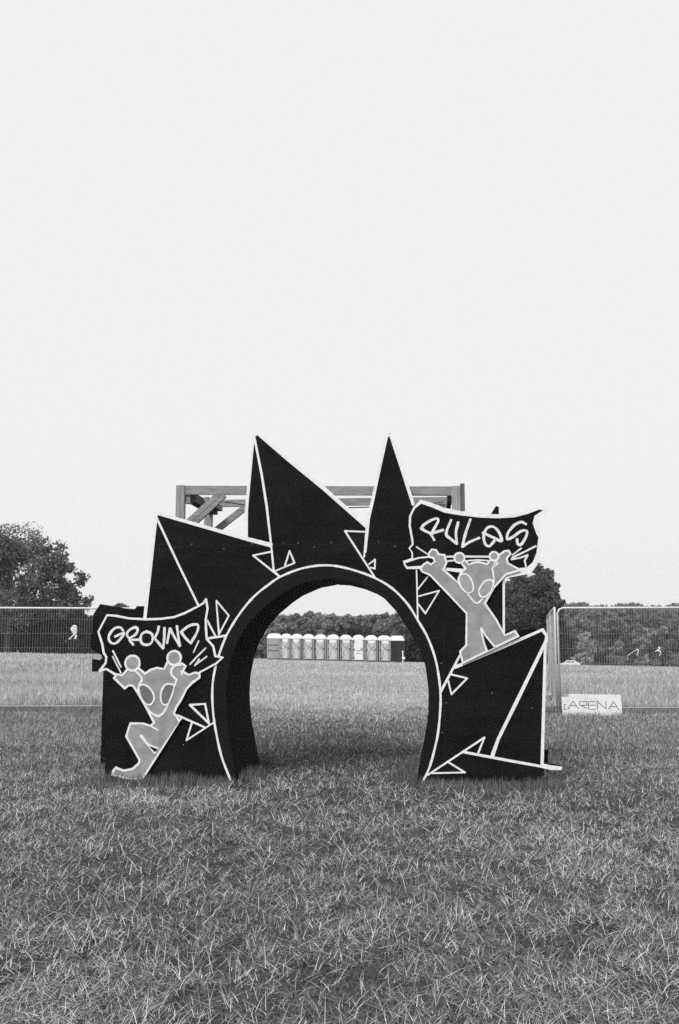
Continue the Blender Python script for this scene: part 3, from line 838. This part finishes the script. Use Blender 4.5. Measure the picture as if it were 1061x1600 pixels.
# ================================================================ FENCES
def fence_panel(name, label, a, b_, lean=0.0, h=2.0, group='mesh fence panels'):
    """temporary mesh panel from ground point a to b"""
    a, b_ = Vector(a), Vector(b_)
    L = (b_.xy - a.xy).length
    rz = math.atan2(b_.y - a.y, b_.x - a.x)
    root = empty(name, a, rz)
    root.rotation_euler = (lean, -math.asin((b_.z - a.z) / L) , rz)
    z0, z1, rc = 0.085, h, 0.11
    loop = [(0.02, 0, 0.0), (0.02, 0, z1 - rc), (0.02 + rc * .3, 0, z1 - rc * .3), (0.02 + rc, 0, z1), (L - .02 - rc, 0, z1), (L - .02 - rc * .3, 0, z1 - rc * .3), (L - .02, 0, z1 - rc), (L - .02, 0, 0.0)]
    MB().tube(loop, 0.021, 8).build('frame_tube', M['steel'], root, smooth=True)
    MB().tube([(0.02, 0, z0), (L - .02, 0, z0)], 0.016, 8).build('bottom_rail', M['wire'], root, smooth=True)
    mb = MB()
    n = int(L / 0.05)
    for i in range(1, n):
        x = L * i / n
        mb.tube([(x, -.003, z0), (x, -.003, z1)], 0.0019, 4, cap=False)
    for j in range(1, 7):
        z = z0 + (z1 - z0) * j / 6.75
        mb.tube([(0.02, .004, z), (L - .02, .004, z)], 0.0022, 4, cap=False)
    mb.build('wire_mesh', M['wire'], root)
    for x in (0.02, L - 0.02):
        MB().prism([(-.11 + x, -.05), (.11 + x, -.05), (.11 + x, .05), (.06 + x, .10), (-.06 + x, .10), (-.11 + x, .05)], -.30, .30).build('foot_block', M['block'], root)
    return tag(root, label, 'fence', group)


def gp(x, d):
    p = at(x, 1000, d)
    return Vector((p.x, d, gz(p.x, d)))


fence_panel('fence_panel', 'wire mesh fence panel left of the arch, in front of the dark hedge', gp(-26, 19.1), gp(247, 19.25))
fence_panel('fence_panel', 'wire mesh fence panel at the right, behind the small white sign', gp(871, 18.75), gp(1150, 18.75))
fence_panel('fence_panel', 'wire mesh fence panel set at an angle beside the arch, nearer of two', (4.17, 18.7, gz(4.2, 18.7)), (4.84, 22.15, gz(4.8, 22.1)))
fence_panel('fence_panel', 'wire mesh fence panel set at an angle beside the arch, farther of two', (4.86, 22.25, gz(4.8, 22.2)), (5.53, 25.7, gz(5.5, 25.7)))


def tape(name, label, c, loops):
    root = empty(name, c)
    for k, (nm, pts, w0) in enumerate(loops):
        mb = MB()
        q = catmull([Vector(p) for p in pts], False, 4)
        vs, fs = [], []
        for i, p in enumerate(q):
            t = (q[min(i + 1, len(q) - 1)] - q[max(i - 1, 0)]).normalized()
            s = Vector((-t.z, 0.25, t.x)).normalized() * w0
            vs += [p - s, p + s, p - s + Vector((0, .002, 0)), p + s + Vector((0, .002, 0))]
        for i in range(len(q) - 1):
            a, b2 = 4 * i, 4 * i + 4
            fs += [(a, b2, b2 + 1, a + 1), (a + 2, a + 3, b2 + 3, b2 + 2), (a, a + 2, b2 + 2, b2), (a + 1, b2 + 1, b2 + 3, a + 3)]
        mb.add(vs, fs).build(nm, M['tape'], root, smooth=True)
    return tag(root, label, 'tape', 'tape knots on the fences')


tape('tape_bow', 'white tape bow with two loops tied to the left fence', at(117, 992, 19.1),
     [('loop', [(0, -.03, 0), (-.03, -.04, .06), (-.06, -.04, .12), (-.02, -.05, .14), (.0, -.04, .08), (0, -.03, 0)], .022),
      ('loop', [(.01, -.03, 0), (.04, -.05, .07), (.02, -.06, .17), (-.03, -.05, .15), (.0, -.04, .08), (.01, -.03, 0)], .022),
      ('tail', [(0, -.03, .01), (-.04, -.04, -.03), (-.10, -.04, -.09)], .012), ('tail', [(.01, -.03, .01), (.04, -.04, -.02), (.02, -.05, -.08)], .018)])
tape('tape_knot', 'small white tape knot with long tail on the right fence, nearer the arch', at(994, 1019, 18.7),
     [('loop', [(0, -.03, .06), (.03, -.04, .04), (.03, -.04, 0), (.0, -.04, -.06)], .010), ('tail', [(0, -.03, .05), (-.08, -.03, .0), (-.17, -.03, -.07)], .006)])
tape('tape_knot', 'crumpled white tape knot on the right fence, farther from the arch', at(1028, 1018, 18.7),
     [('loop', [(0, -.03, .09), (.03, -.04, .06), (-.01, -.05, .02), (.04, -.05, -.01), (.02, -.04, -.08)], .013), ('tail', [(0, -.03, .03), (-.06, -.04, .0)], .014)])

# ================================================================ ARENA sign
p0, p1 = at(890, 1116, 18.2), at(972, 1116, 18.2)
sx = (p1.x - p0.x) / 82.0
bz = gz(p0.x, 18.2) - 0.03
root = empty('direction_sign', (p0.x, 18.2, bz), 0.0)
root.rotation_euler = (-R(9), 0, 0)
root.location.y -= 0.02
tag(root, 'low white board lettered ARENA leaning on the right fence', 'sign')
zt = lambda y: (1118 - y) * sx
MB().prism([(-.4 * sx, -.02), (82 * sx, -.02), (82 * sx, zt(1084.6)), (0, zt(1083.2))], -0.006, 0.006).build('front_sheet', M['signboard'], root)
MB().prism([(-11 * sx, -.02), (30 * sx, -.02), (30 * sx, zt(1088)), (-11 * sx, zt(1087.5))], 0.009, 0.019).build('rear_sheet', M['signboard'], root)
Z = lambda *pp: [((840 + .2083 * x - 890) * sx, zt(1060 + .2083 * y)) for x, y in pp]
for ch, strokes in (('A', [Z((228, 220), (272, 165), (308, 221)), Z((249, 197), (292, 200))]),
                    ('R', [Z((319, 170), (373, 168), (373, 196), (319, 197), (319, 171)), Z((330, 198), (372, 222))]),
                    ('E', [Z((436, 168), (385, 170), (382, 225), (436, 225)), Z((384, 196), (434, 194))]),
                    ('N', [Z((450, 225), (450, 165), (515, 225), (518, 165))]),
                    ('A', [Z((533, 225), (575, 168), (610, 229)), Z((552, 204), (596, 207))])):
    mb = MB()
    for j, s in enumerate(strokes): mb.ribbon(s, 0.0125, -0.0072 - .0004 * j, -0.0055, wob=0.02)
    mb.build('letter', M['signink'], root)['label'] = 'thin black letter ' + ch
MB().ribbon(Z((217, 188), (203, 190), (203, 226), (216, 226)), 0.014, 0.0078, 0.0095, wob=0.02).build('letter', M['signink'], root)


# ================================================================ PORTABLE TOILETS
def make_cabin(name, side='cabin', odd=False):
    root = empty(name)
    W2, D2, Hh = 0.53, 0.58, 2.02
    mb = MB()
    mb.box((0, 0.02, Hh / 2 + .06), (2 * W2 - .06, 2 * D2 - .08, Hh - .10))
    for sxn in (-1, 1):
        for sy in (-1, 1):
            mb.box((sxn * (W2 - .045), sy * (D2 - .045), Hh / 2 + .05), (.09, .09, Hh - .06))
    mb.build('body', M[side], root)
    MB().box((0, 0, .04), (2 * W2 + .02, 2 * D2 + .04, .10)).build('base_skid', M['cabintrim'], root)
    for sxn in (-1, 1):
        for z in (0.80, 1.30):
            MB().box((sxn * (W2 - .020), 0, z), (.03, 2 * D2 - .26, .07)).build('side_rib', M['cabintrim'] if side == 'cabin' else M[side], root)
        for yy in (-.26, .26):
            MB().box((sxn * (W2 - .026), yy, 1.88), (.02, .38, .13)).build('vent_window', M['cabinroof'] if side == 'cabin' else M['cabinside'], root)
    # domed roof, arched over the door
    mb = MB()
    ka, kb = 12, 8
    vs, fs = [], []
    for jb in range(kb + 1):
        y_ = (D2 + .05) * (-1 + 2 * jb / kb)
        fy = (1 - abs(y_ / (D2 + .05)) ** 5) ** .5 * .72 + .28
        for ia in range(ka + 1):
            q = -1 + 2 * ia / ka
            vs.append(((W2 + .03) * q, y_, Hh - .06 + .36 * fy * max(0.0, 1 - abs(q) ** 2.6) ** .75))
    for jb in range(kb):
        for ia in range(ka):
            a = jb * (ka + 1) + ia
            fs.append((a, a + 1, a + ka + 2, a + ka + 1))
    mb.add(vs, fs)
    mb.box((0, 0, Hh - .095), (2 * W2 + .058, 2 * D2 + .098, .07))
    vf = [(x_, -D2 - .05, z_) for x_, y__, z_ in vs[:ka + 1]]
    mb.add(vf, [tuple(range(ka + 1))])
    mb.add([(x_, D2 + .05, z_) for x_, y__, z_ in vs[:ka + 1]], [tuple(range(ka + 1))[::-1]])
    mb.build('roof', M['cabinroof'], root, fix=False)
    # door with arched head
    dw = 0.37
    arch = [(-dw, .14), (dw, .14), (dw, 1.80)] + [(dw * math.cos(math.pi * i / 8), 1.80 + .22 * math.sin(math.pi * i / 8)) for i in range(1, 8)] + [(-dw, 1.80)]
    fr = [(x * 1.16, .12 if z < .2 else z + .05) for x, z in arch]
    MB().prism(fr, -D2 - .012, -D2 + .04).build('door_frame', M['cabintrim'] if not odd else M['cabin'], root)
    d = MB().prism(arch, -D2 - .035, -D2 - .010).build('door', M['cabindoor'] if not odd else M['cabinroof'], root)
    MB().box((0, -D2 - .040, 1.72), (.50, .012, .22)).build('door_label', M['cabinroof'], d)
    for z in (.35, 1.05, 1.74):
        MB().box((-dw - .03, -D2 - .035, z), (.12, .05, .14)).build('hinge', M['cabintrim'], d)
    MB().box((dw - .07, -D2 - .05, 1.05), (.07, .04, .20)).box((dw - .14, -D2 - .05, 1.12), (.12, .03, .05)).build('handle', M['cabintrim'], d)
    if not odd:
        mb = MB()
        for s in (-1, 1):
            pts = [(s * -.30, 1.60), (s * -.20, 1.35), (s * .02, 1.12), (s * .22, .85), (s * .28, .50), (s * .26, .22)]
            mb.ribbon(pts, .032, -D2 - .046 - .002 * (s > 0), -D2 - .030, smooth=True, wob=0)
        mb.build('door_moulding', M['cabintrim'], d)
    else:
        MB().box((0, -D2 - .042, .95), (.44, .02, .05)).box((0, -D2 - .042, .70), (.5, .02, .04)).build('door_moulding', M['cabin'], d)
    return root


cab0 = make_cabin('portable_toilet')
cab_odd = make_cabin('portable_toilet', odd=True)
cab_dark = make_cabin('portable_toilet', side='cabinside')
order = ['first', 'second', 'third', 'fourth', 'fifth', 'sixth', None, 'eighth', 'ninth']
xs = [447.5, 464.5, 482.3, 501, 520.8, 540.3, 560, 580, 600.2]
used = False
for i, x in enumerate(xs):
    dist = 87.5 - 0.25 * i + 0.22 * math.sin(i * 2.7)
    if i == 6:
        o = cab_odd
        lb = 'plain pale-doored portable toilet, seventh of the nine facing the arch'
    else:
        o = copy_tree(cab0) if used else cab0
        used = True
        lb = 'pale portable toilet with patterned door, %s from the left of the nine facing the arch' % order[i]
    p = at(x, 1000, dist)
    o.location = (p.x, dist, gz(p.x, dist) + .02)
    o.rotation_euler = (0, 0, R(-7 + 1.3 * i + 2.5 * math.sin(i * 4.1)))
    wpx = (xs[min(i + 1, 8)] - xs[max(i - 1, 0)]) / (min(i + 1, 8) - max(i - 1, 0))
    o.scale = (wpx / FPX * dist / 1.13, 1, 1)
    tag(o, lb, 'portable toilet', 'portable toilets seen through the arch')
o = copy_tree(cab0)
p = at(429, 1000, 88)
o.location, o.rotation_euler, o.scale = (p.x, 88, gz(p.x, 88) + .02), (0, 0, R(-96)), (1, 1, 1)
tag(o, 'portable toilet turned sideways at the left end of the row, pale side showing', 'portable toilet', 'portable toilets seen through the arch')
p = at(620, 1000, 85.6)
cab_dark.location, cab_dark.rotation_euler = (p.x, 85.6, gz(p.x, 85.6) + .02), (0, 0, R(92))
tag(cab_dark, 'portable toilet turned sideways at the right end of the row, dark side showing', 'portable toilet', 'portable toilets seen through the arch')

p = at(629.5, 1030, 83.5)
root = empty('marker_post', (p.x, 83.5, gz(p.x, 83.5)))
tag(root, 'thin white post with a small box beside the dark cabin at right', 'post')
MB().tube([(0, 0, -.1), (0, 0, .95)], .045, 8).build('post', M['tape'], root)
MB().box((0.05, -.05, .42), (.26, .16, .18)).build('box', M['tape'], root)
MB().box((0, 0, .97), (.16, .12, .08)).build('cap', M['tape'], root)


# ================================================================ far white car beyond the right fence
def make_car(name, label, loc, rz):
    root = empty(name, loc, rz)
    prof = [(-2.1, .35), (2.1, .35), (2.15, .62), (2.0, .80), (1.0, .92), (.45, 1.38), (-1.1, 1.42), (-1.75, .98), (-2.12, .90)]
    MB().prism(prof, -.82, .82).build('body', M['carwhite'], root)
    for s in (-1, 1):
        MB().prism([(.70, 1.02), (.42, 1.26), (-.25, 1.27), (-.25, 1.02)], s * .826 - .004, s * .826 + .004).build('window', M['glass'], root)
        MB().prism([(-.35, 1.02), (-.35, 1.27), (-.95, 1.27), (-1.2, 1.04)], s * .826 - .004, s * .826 + .004).build('window', M['glass'], root)
        for x in (-1.3, 1.35):
            MB().tube([(x, s * .70, .32), (x, s * .86, .32)], .32, 16).build('wheel', M['tyre'], root)
        MB().box((2.06, s * .6, .70), (.12, .28, .12)).build('headlight', M['tape'], root)
    return tag(root, label, 'car')


p = at(889, 1036, 196)
make_car('parked_car', 'far white car low in the field behind the angled fence, before the wood', (p.x, 196, gz(p.x, 196)), R(170))


# ================================================================ GRASS
CA, SA = math.cos(R(5.7)), math.sin(R(5.7))


def arch_local(x, y):
    dx, dy = x - X0, y - 10.1
    return dx * CA - dy * SA, dx * SA + dy * CA


class Blades:
    def __init__(self): self.v, self.s, self.n = [], [], 0

    def add(self, x, y, h, lean, width, shade, face=None, droop=0.0, lift=0.0):
        n = len(x)
        z = zground(x, y) - 0.012 + lift
        phi = rng.uniform(0, 2 * math.pi, n) if face is None else face
        dx, dy = np.cos(phi), np.sin(phi)
        wa = phi + math.pi / 2 + rng.uniform(-.9, .9, n)
        wx, wy = np.cos(wa) * width * .5, np.sin(wa) * width * .5
        up = 1 / np.sqrt(1 + lean ** 2)
        hor = lean * up
        def pt(t, bend):
            return x + dx * h * hor * t ** bend, y + dy * h * hor * t ** bend, z + h * up * (t - droop * t * t)
        a, m, e = pt(0.0, 1), pt(0.5, 1.35), pt(1.0, 1.35)
        P = np.empty((n, 5, 3), np.float32)
        P[:, 0] = np.stack([a[0] - wx, a[1] - wy, a[2]], 1)
        P[:, 1] = np.stack([a[0] + wx, a[1] + wy, a[2]], 1)
        P[:, 2] = np.stack([m[0] + wx * .8, m[1] + wy * .8, m[2]], 1)
        P[:, 3] = np.stack([m[0] - wx * .8, m[1] - wy * .8, m[2]], 1)
        P[:, 4] = np.stack([e[0], e[1], e[2]], 1)
        self.v.append(P.reshape(-1, 3))
        self.s.append(np.repeat(shade.astype(np.float32), 5))
        self.n += n

    def build(self, name, label):
        n = self.n
        V = np.concatenate(self.v)
        me = bpy.data.meshes.new(name)
        me.vertices.add(5 * n)
        me.vertices.foreach_set('co', V.ravel())
        base = (np.arange(n, dtype=np.int32) * 5)[:, None]
        loops = (base + np.array([0, 1, 2, 3, 3, 2, 4], np.int32)).ravel()
        me.loops.add(7 * n)
        me.loops.foreach_set('vertex_index', loops)
        me.polygons.add(2 * n)
        st = (np.arange(n, dtype=np.int32) * 7)[:, None] + np.array([0, 4], np.int32)
        me.polygons.foreach_set('loop_start', st.ravel())
        me.polygons.foreach_set('loop_total', np.tile(np.array([4, 3], np.int32), n))
        me.update(calc_edges=True)
        a = me.attributes.new('shade', 'FLOAT', 'POINT')
        a.data.foreach_set('value', np.concatenate(self.s))
        o = link(name, me, M['grass'])
        return tag(o, label, 'grass', kind='stuff')


def spread(n, y0, y1, side=0.40, m=1.0, bias=0.0):
    """points over the visible ground wedge, even per area"""
    u = rng.uniform(0, 1, n)
    y = np.sqrt(y0 * y0 + u * (y1 * y1 - y0 * y0)) if not bias else y0 * (y1 / y0) ** u
    x = rng.uniform(-1, 1, n) * (side * y + m)
    return x, y


def blocked(x, y):
    """under the arch's boards"""
    u, n = arch_local(x, y)
    return (np.abs(n - 0.009) < 0.02) & (np.abs(u) > 0.9) & (np.abs(u) < 2.4)


lawn = Blades()
# dark living under-layer of the trampled arena
x, y = spread(112000, 3.4, 12, bias=1)
pa = fbm(x * 2.2, y * 2.2, 0, 4)
lawn.add(x, y, rng.uniform(.02, .055, len(x)) * (.6 + .9 * pa), np.exp(rng.normal(.1, .6, len(x))), (0.0013 + 0.00034 * y) * rng.uniform(.7, 1.3, len(x)), rng.uniform(.03, .17, len(x)))
# flattened straw lying every way on top of it
x, y = spread(240000, 3.4, 12.5, bias=1)
pa = fbm(x * 3.4, y * 3.4, 2, 4)
pb = fbm(x * .6 + 9, y * .9, 4, 3)
keep = rng.uniform(0, 1, len(x)) < np.clip(0.45 + 3.0 * (pa - 0.42), 0.16, 1)
x, y, pa, pb = x[keep], y[keep], pa[keep], pb[keep]
dry = np.clip(np.where(rng.uniform(0, 1, len(x)) < .36 + (pb - .5) * .7, rng.uniform(.5, 1.05, len(x)), rng.uniform(0, .30, len(x))), 0, 1)
lawn.add(x, y, rng.uniform(.025, .10, len(x)), np.exp(rng.normal(1.2, .8, len(x))), (0.0011 + 0.00028 * y) * rng.uniform(.6, 1.5, len(x)), 0.05 + 0.82 * dry, None, .05,
         lift=rng.uniform(.008, .05, len(x)) * (.3 + 1.2 * pa))
# tufts still standing
nt_ = 9000
tx, ty = spread(nt_, 3.4, 12.5, bias=1)
keep = fbm(tx * .7 + 5, ty * .7, 6, 3) > rng.uniform(.28, .62, nt_)
tx, ty = tx[keep], ty[keep]
cnt = rng.integers(3, 15, len(tx))
k_ = np.repeat(np.arange(len(tx)), cnt)
th, ts, tp = rng.uniform(.03, .09, len(tx)), rng.uniform(.18, .55, len(tx)), rng.uniform(0, 6.28, len(tx))
x = tx[k_] + rng.normal(0, .018, len(k_)) * (1 + ty[k_] * .05)
y = ty[k_] + rng.normal(0, .018, len(k_)) * (1 + ty[k_] * .05)
lawn.add(x, y, th[k_] * rng.uniform(.6, 1.3, len(k_)), np.exp(rng.normal(-.3, .6, len(k_))), (0.0011 + 0.00030 * y) * rng.uniform(.7, 1.3, len(k_)), ts[k_] * rng.uniform(.5, 1.5, len(k_)), tp[k_] + rng.normal(0, 1.1, len(k_)), .1)
# loose pale stalks, most lying, some standing
x, y = spread(9000, 3.4, 13, bias=1)
lean = .35 + np.exp(rng.normal(0.6, 1.0, len(x)))
lawn.add(x, y, rng.uniform(.05, .17, len(x)), lean, (0.0011 + 0.00034 * y) * rng.uniform(.7, 1.3, len(x)), rng.uniform(.5, .8, len(x)), None, .0, lift=rng.uniform(0, .04, len(x)))
# mid arena
x, y = spread(150000, 10.5, 20.9)
keep = y < 19.6 + 1.3 * fbm(x * .8, y * 0 + 3, 3, 3) + rng.normal(0, .25, len(x))
x, y = x[keep], y[keep]
pa = fbm(x * 1.6, y * 1.6, 0, 4)
pb = fbm(x * .35 + 9, y * .8, 4, 3)
dry = np.clip(rng.beta(1.0, 1.9, len(x)) + (pb - .5) * .9 + .22 * np.clip((y - 12.5) / 7, 0, 1) * np.where(np.abs(x) < 2.6, 1.0, .35), 0, 1)   # drier towards the meadow and worn way; paler colour also lifts the arch's shadow
lawn.add(x, y, rng.uniform(.03, .085, len(x)) * (.4 + 1.1 * pa), np.exp(rng.normal(.4, .8, len(x))), 0.0066 * rng.uniform(.7, 1.4, len(x)), 0.07 + 0.66 * dry)
# less trodden, upright grass to either side of the worn way through the arch
x, y = spread(60000, 8.3, 19.5)
keep = (np.abs(x + .15 + .03 * (y - 10)) + .8 * (fbm(x * .9, y * .9, 3, 3) - .5) > 1.25 + .02 * y) & (rng.uniform(0, 1, len(x)) < np.clip((y - 8.0) / 2.2, 0, 1) * (.35 + .9 * fbm(x * 1.1, y * 1.1, 7, 3))) & ~blocked(x, y)
u_, n_ = arch_local(x, y)
keep &= ~((np.abs(u_) < 2.4) & (n_ > -.02) & (n_ < 1.34))
x, y = x[keep], y[keep]
lawn.add(x, y, rng.uniform(.05, .13, len(x)), np.exp(rng.normal(-1.0, .5, len(x))), (0.0010 + 0.00032 * y) * rng.uniform(.7, 1.3, len(x)), rng.uniform(.07, .45, len(x)))
# uncut grass against the arch boards, front and back, and along its sides
n = 26000
u = rng.uniform(-2.5, 2.4, n)
ins = (np.abs(u) < 0.95)
nn = np.where(rng.uniform(0, 1, n) < .6, -np.abs(rng.normal(0, .16, n)) - .012, DEPTH + .05 + np.abs(rng.normal(0, .2, n)))
side_pick = rng.uniform(0, 1, n) < .22
u = np.where(side_pick, np.where(rng.uniform(0, 1, n) < .5, -1, 1) * (0.93 - np.abs(rng.normal(0, .09, n))), u)
nn = np.where(side_pick, rng.uniform(0, 1.4, n), nn)
keep = side_pick | ~ins
u, nn = u[keep], nn[keep]
x, y = X0 + u * CA + nn * SA, 10.1 - u * SA + nn * CA
lawn.add(x, y, rng.uniform(.06, .19, len(x)) * (.3 + 1.1 * fbm(x * 2.5, y * 2.5, 1, 3)), np.exp(rng.normal(-1.0, .6, len(x))), 0.0042 * rng.uniform(.7, 1.3, len(x)), rng.uniform(.05, .30, len(x)))
# uncut strips along the fence feet
for (xa, ya, xb, yb, n) in ((-7.4, 19.1, -3.4, 19.2, 9000), (4.1, 18.6, 8.4, 18.6, 11000)):
    t = rng.uniform(0, 1, n)
    x = xa + (xb - xa) * t
    y = ya + (yb - ya) * t + rng.normal(0, .22, n)
    lawn.add(x, y, rng.uniform(.05, .14, n), np.exp(rng.normal(-.8, .6, n)), 0.006 * rng.uniform(.7, 1.3, n), rng.uniform(.08, .42, n))
lawn.build('grass', 'short trampled arena grass with loose pale straw, in front of and under the arch')

mead = Blades()
x, y = spread(105000, 19.6, 42)
pa, pb = fbm(x * .6, y * .6, 0, 4), fbm(x * .2 + 9, y * .35, 4, 3)
tr = np.where(np.abs(x / y + .01) + .08 * (pb - .5) < .115, .45, 1.0)
mead.add(x, y, rng.uniform(.10, .26, len(x)) * (.6 + .8 * pa) * tr, np.exp(rng.normal(-.5, .6, len(x))), 0.0145 * rng.uniform(.7, 1.3, len(x)), np.clip(rng.uniform(.22, .60, len(x)) + (pb - .5) * .3 + .07 * (tr < 1), .1, .7))
x, y = spread(80000, 41, 96)
pa, pb = fbm(x * .3, y * .3, 0, 4), fbm(x * .08 + 9, y * .2, 4, 3)
tr = np.where(np.abs(x / y + .01) + .08 * (pb - .5) < .115, .45, 1.0)
mead.add(x, y, rng.uniform(.10, .25, len(x)) * (.6 + .8 * pa) * tr, np.exp(rng.normal(-.3, .6, len(x))), 0.042 * rng.uniform(.7, 1.3, len(x)), np.clip(rng.uniform(.28, .58, len(x)) + (pb - .5) * .3 + .07 * (tr < 1), .1, .7))
mead.build('meadow_grass', 'long pale dry meadow grass stretching from the fence line to the cabins')


# ================================================================ AIR: a thin even haze over the whole place
hz = bpy.data.materials.new('thin_haze')
hz.use_nodes = True
t = hz.node_tree
t.nodes.clear()
o_ = t.nodes.new('ShaderNodeOutputMaterial')
pv = t.nodes.new('ShaderNodeVolumePrincipled')
pv.inputs['Color'].default_value = (0.95, 0.95, 0.95, 1)
pv.inputs['Density'].default_value = 0.00028
t.links.new(pv.outputs[0], o_.inputs['Volume'])
box = MB().box((0, 425, 12.5), (1120, 990, 55)).build('haze', hz)
tag(box, 'thin pale haze lying over the field', 'haze', kind='stuff')
